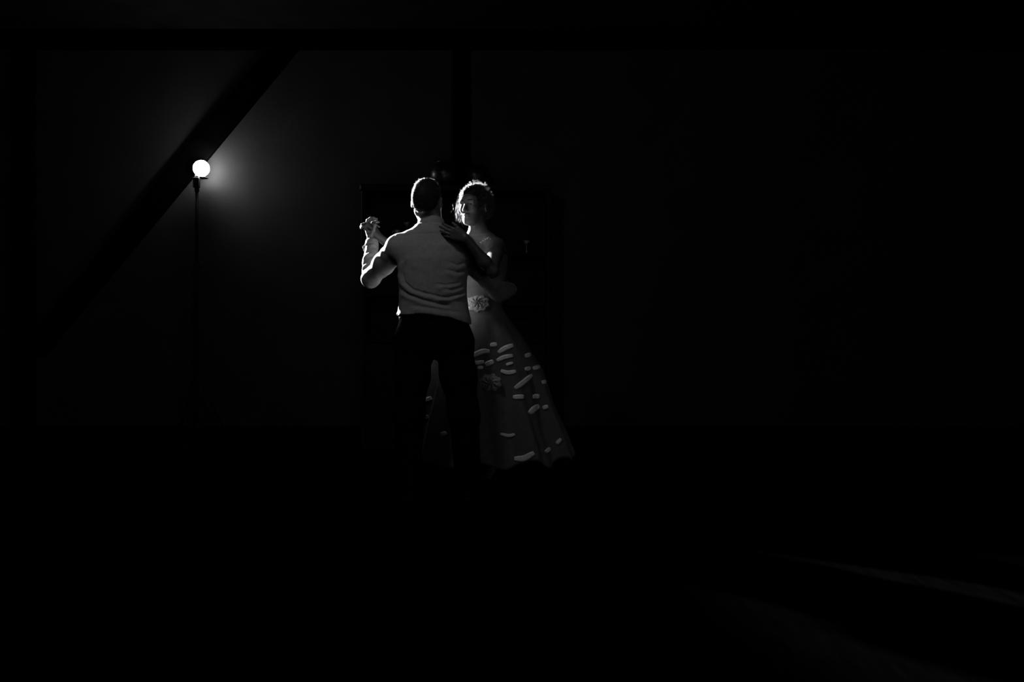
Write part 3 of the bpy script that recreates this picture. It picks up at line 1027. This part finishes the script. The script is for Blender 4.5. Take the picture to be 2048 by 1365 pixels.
ca, sa = 0.55 * np.cos(ph + fr * k_), 0.55 * np.sin(ph + fr * k_)
t1 = np.cross(no, np.array([0.2, 0.5, 0.8])); t1 /= np.linalg.norm(t1, axis=1, keepdims=True)
t2 = np.cross(no, t1)
curl = ca[:, :, None] * t1[:, None, :] + sa[:, :, None] * t2[:, None, :] - 0.02 * no[:, None, :]
ln = rng.uniform(0.016, 0.042, len(ro))
strands('hair_strands', ro, d, curl, ln, M['strand_w'], hair_w, 0.0005, n)
# loose curls at the temple, hanging beside the far cheek
cr = []
for i in range(130):
    a = rng.normal(0, 0.010, 3)
    cr.append(L_w(0.078, 0.012, 0.055 - 0.07 * rng.random()) + a)
cr = np.array(cr)
d = np.tile(np.array([-0.42, 0.12, -0.9]), (len(cr), 1)) + rng.normal(0, 0.3, cr.shape)
n = 14
ph = rng.uniform(0, 6.28, (len(cr), 1)); fr = rng.uniform(0.7, 1.2, (len(cr), 1)); k_ = np.arange(n)[None, :]
curl = 0.5 * (np.cos(ph + fr * k_)[:, :, None] * np.array([1, 0, 0]) + np.sin(ph + fr * k_)[:, :, None] * np.array([0, 1, 0])) + np.array([0, 0, -0.12])
strands('loose_curls', cr, d / np.linalg.norm(d, axis=1, keepdims=True), curl, rng.uniform(0.05, 0.12, len(cr)), M['strand_w'], hair_w, 0.0004, n)

# dress: bodice, skirt, fabric flowers, beaded neckline
D = Field((-0.45, 5.6, 0.98), (0.10, 6.02, 1.50), 0.005)
D.loft([(1.00, wx - 0.005, WD + 0.03, 0.142, 0.105), (1.08, wx - 0.01, WD + 0.012, 0.122, 0.095), (1.2, wx, WD, 0.132, 0.099), (1.32, wx, WD, 0.148, 0.105), (1.385, wx, WD + 0.005, 0.150, 0.085)], 0.0, 2.2)
for q in (-1, 1):
    D.ell((wx + q * 0.062 - 0.01, WD - 0.075, 1.315), (0.062, 0.055, 0.06), 0.03)
V, Fc = D.mesh()
V = relax(V, Fc, 2, 0.4)
dress = link('dress', V, Fc, M['tulle'], woman)

rowz = np.array([1.10, 1.06, 1.00, 0.916, 0.80, 0.71, 0.60, 0.50, 0.38, 0.28, 0.165])
rcx = np.array([-0.182, -0.182, -0.180, -0.175, -0.165, -0.157, -0.158, -0.160, -0.155, -0.150, -0.145])
rax = np.array([0.118, 0.130, 0.170, 0.226, 0.288, 0.334, 0.366, 0.393, 0.430, 0.465, 0.500])
rcy = np.array([5.812, 5.815, 5.83, 5.86, 5.905, 5.94, 5.965, 5.985, 6.005, 6.02, 6.035])
ray_ = np.array([0.098, 0.108, 0.135, 0.172, 0.218, 0.252, 0.278, 0.298, 0.315, 0.325, 0.335])
NU, NV = 200, 60
v, f = [], []
for j in range(NV + 1):
    z = 1.10 + (0.165 - 1.10) * j / NV
    zi = lambda A: np.interp(-z, -rowz, A)
    w = np.clip((1.05 - z) / 0.7, 0, 1)
    for i in range(NU):
        a = 2 * math.pi * i / NU
        fold = w * (0.062 * math.sin(11 * a + 1.1 * math.sin(2 * a) + 0.5) + 0.034 * math.sin(19 * a + 2.0 + 1.5 * z)) + 0.010 * w * math.sin(5 * a + 3 * z)
        r = 1 + fold
        v.append((zi(rcx) + zi(rax) * r * math.cos(a), zi(rcy) + zi(ray_) * r * math.sin(a), z + 0.025 * w ** 3 * math.sin(11 * a + 1.1 * math.sin(2 * a) + 1.2)))
for j in range(NV):
    for i in range(NU):
        f.append((j * NU + i, (j + 1) * NU + i, (j + 1) * NU + (i + 1) % NU, j * NU + (i + 1) % NU))
skirt = link('skirt', v, f, M['tulle'], dress)
skirt.modifiers.new('thickness', 'SOLIDIFY').thickness = 0.003
bvh = BVHTree.FromPolygons([Vector(p) for p in v], f)


def on_skirt(px, py):
    dv = Vector(((px - 1024) / FPX, 1.0, (682.5 - py) / FPX)).normalized()
    h, n_, i_, dist = bvh.ray_cast(Vector((0, 0, CAM_Z)), dv)
    if h is None:
        return None
    if n_.dot(dv) > 0:
        n_ = -n_
    return h, n_


def petal(line, width, blunt=False, lift=0.005):
    """a raised fabric petal sewn to the skirt; line = its spine, width across"""
    sp = smooth_curve(line, 10)
    v, ok = [], True
    nt_ = 6
    for i, p in enumerate(sp):
        a = sp[min(i + 1, len(sp) - 1)] - sp[max(i - 1, 0)]
        a = a / (np.linalg.norm(a) + 1e-9)
        nrm2 = np.array([-a[1], a[0]])
        s_ = i / (len(sp) - 1)
        prof = min(1.0, (math.sin(math.pi * (0.06 + 0.88 * s_))) ** (0.35 if blunt else 0.6) + 0.05)
        for j in range(nt_ + 1):
            t_ = j / nt_ * 2 - 1
            r_ = on_skirt(*(p + nrm2 * t_ * width / 2 * prof))
            if r_ is None:
                return None
            h, n_ = r_
            edge = (1 - t_ * t_) * math.sin(math.pi * min(max(s_, 0.02), 0.98))
            v.append(h + n_ * (0.003 + lift * edge ** 0.5 - 0.0025 * math.exp(-(t_ / 0.18) ** 2) * edge))
    vv = np.array([tuple(p) for p in v])
    if np.ptp(vv, axis=0).max() > 0.16:
        return None
    f = []
    for i in range(len(sp) - 1):
        for j in range(nt_):
            k = i * (nt_ + 1) + j
            f.append((k, k + 1, k + nt_ + 2, k + nt_ + 1))
    o = link('fabric_petal', v, f, M['lace'], dress)
    o.modifiers.new('thickness', 'SOLIDIFY').thickness = 0.003
    return o


PETALS = [
    ([(980, 691), (994, 689)], 9), ([(943, 714), (955, 707), (967, 703), (979, 703)], 10), ([(943, 727), (956, 726), (968, 724)], 8),
    ([(970, 730), (987, 723)], 10), ([(955, 736), (966, 735)], 7), ([(996, 706), (1010, 697), (1026, 691)], 10),
    ([(993, 722), (1008, 715), (1026, 712)], 9), ([(1012, 730), (1026, 726)], 6), ([(1001, 742), (1016, 746), (1032, 743)], 9),
    ([(1049, 713), (1061, 709)], 9), ([(1049, 739), (1061, 737)], 8), ([(1065, 738), (1079, 733)], 9),
    ([(1029, 778), (1046, 765), (1064, 750)], 10), ([(1026, 795), (1048, 794)], 10), ([(1065, 794), (1079, 793)], 10),
    ([(1083, 766), (1092, 763)], 8), ([(1058, 828), (1068, 818), (1078, 812)], 12), ([(1085, 817), (1096, 813)], 9),
    ([(1028, 918), (1048, 917), (1068, 906)], 12), ([(1113, 888), (1122, 878)], 8), ([(848, 803), (864, 796)], 10), ([(846, 835), (858, 834)], 8),
    ([(1010, 630), (1019, 629)], 8), ([(1090, 905), (1100, 897)], 8), ([(1000, 868), (1016, 872), (1030, 869)], 7), ([(880, 870), (894, 866)], 8),
]
for line, w in PETALS:
    petal(line, w, True)


def rosette(px, py, rw, rh, petals=9):
    r_ = on_skirt(px, py)
    h, n_ = r_
    x = Vector((1, 0, 0)); x = (x - n_ * x.dot(n_)).normalized(); y = n_.cross(x)
    v, f = [], []
    nr, na = 12, 72
    for i in range(nr + 1):
        s_ = i / nr
        for k in range(na):
            a = 2 * math.pi * k / na
            layer = math.floor(s_ * 3.999)
            ruf = 1 + 0.09 * s_ * math.sin(petals * a + layer * 1.3) + 0.04 * s_ * math.sin(23 * a)
            hz_ = 0.026 * (1 - s_ ** 2) * (0.75 + 0.25 * math.cos(petals * a + layer * 1.7)) + 0.006 * ((s_ * 4) % 1.0) + 0.004
            v.append(h + x * (rw * s_ * ruf * math.cos(a)) + y * (rh * s_ * ruf * math.sin(a)) + n_ * (hz_ if s_ < 1 else -0.002))
    for i in range(nr):
        for k in range(na):
            f.append((i * na + k, i * na + (k + 1) % na, (i + 1) * na + (k + 1) % na, (i + 1) * na + k))
    return link('fabric_rosette', v, f, M['silk'], dress)


rosette(956, 607, 0.066, 0.052)
rosette(980, 766, 0.064, 0.050, 8)

bd = MB()
sel = (Vg[:, 2] > 1.36) & (Vg[:, 2] < 1.56) & (Vg[:, 1] < WD) & (Vg[:, 1] > 5.62) & (Vg[:, 0] > -0.30) & (Vg[:, 0] < -0.04)
chest = Vg[sel]
for i in range(44):
    s_ = i / 43
    px = 960 + 20 * s_ + 6 * max(0, s_ - 0.8); py = 487 - 15 * s_ + 40 * max(0, s_ - 0.85)
    pr = np.stack([chest[:, 0] / chest[:, 1] * FPX + 1024, 682.5 - (chest[:, 2] - CAM_Z) / chest[:, 1] * FPX], 1)
    near = np.linalg.norm(pr - np.array([px, py]), axis=1) < 2.5
    yb = chest[near, 1].min() if near.any() else 5.70
    c = P(px, py, yb - 0.001) + rng.normal(0, 0.0028, 3) * np.array([1, 0.2, 1])
    rr = rng.uniform(0.0010, 0.0022)
    bd.lathe([(rr * math.cos(a), rr * math.sin(a)) for a in np.linspace(-1.57, 1.57, 5)], c=tuple(c), n=7)
bd.build('beaded_neckline', M['bead'], dress, True)['kind'] = 'stuff'

shoe(wl_an, (-0.4, -1, 0), M['leather'], woman, 0.075, 0.85)
shoe(wr_an, (-0.4, -1, 0), M['leather'], woman, 0.075, 0.85)
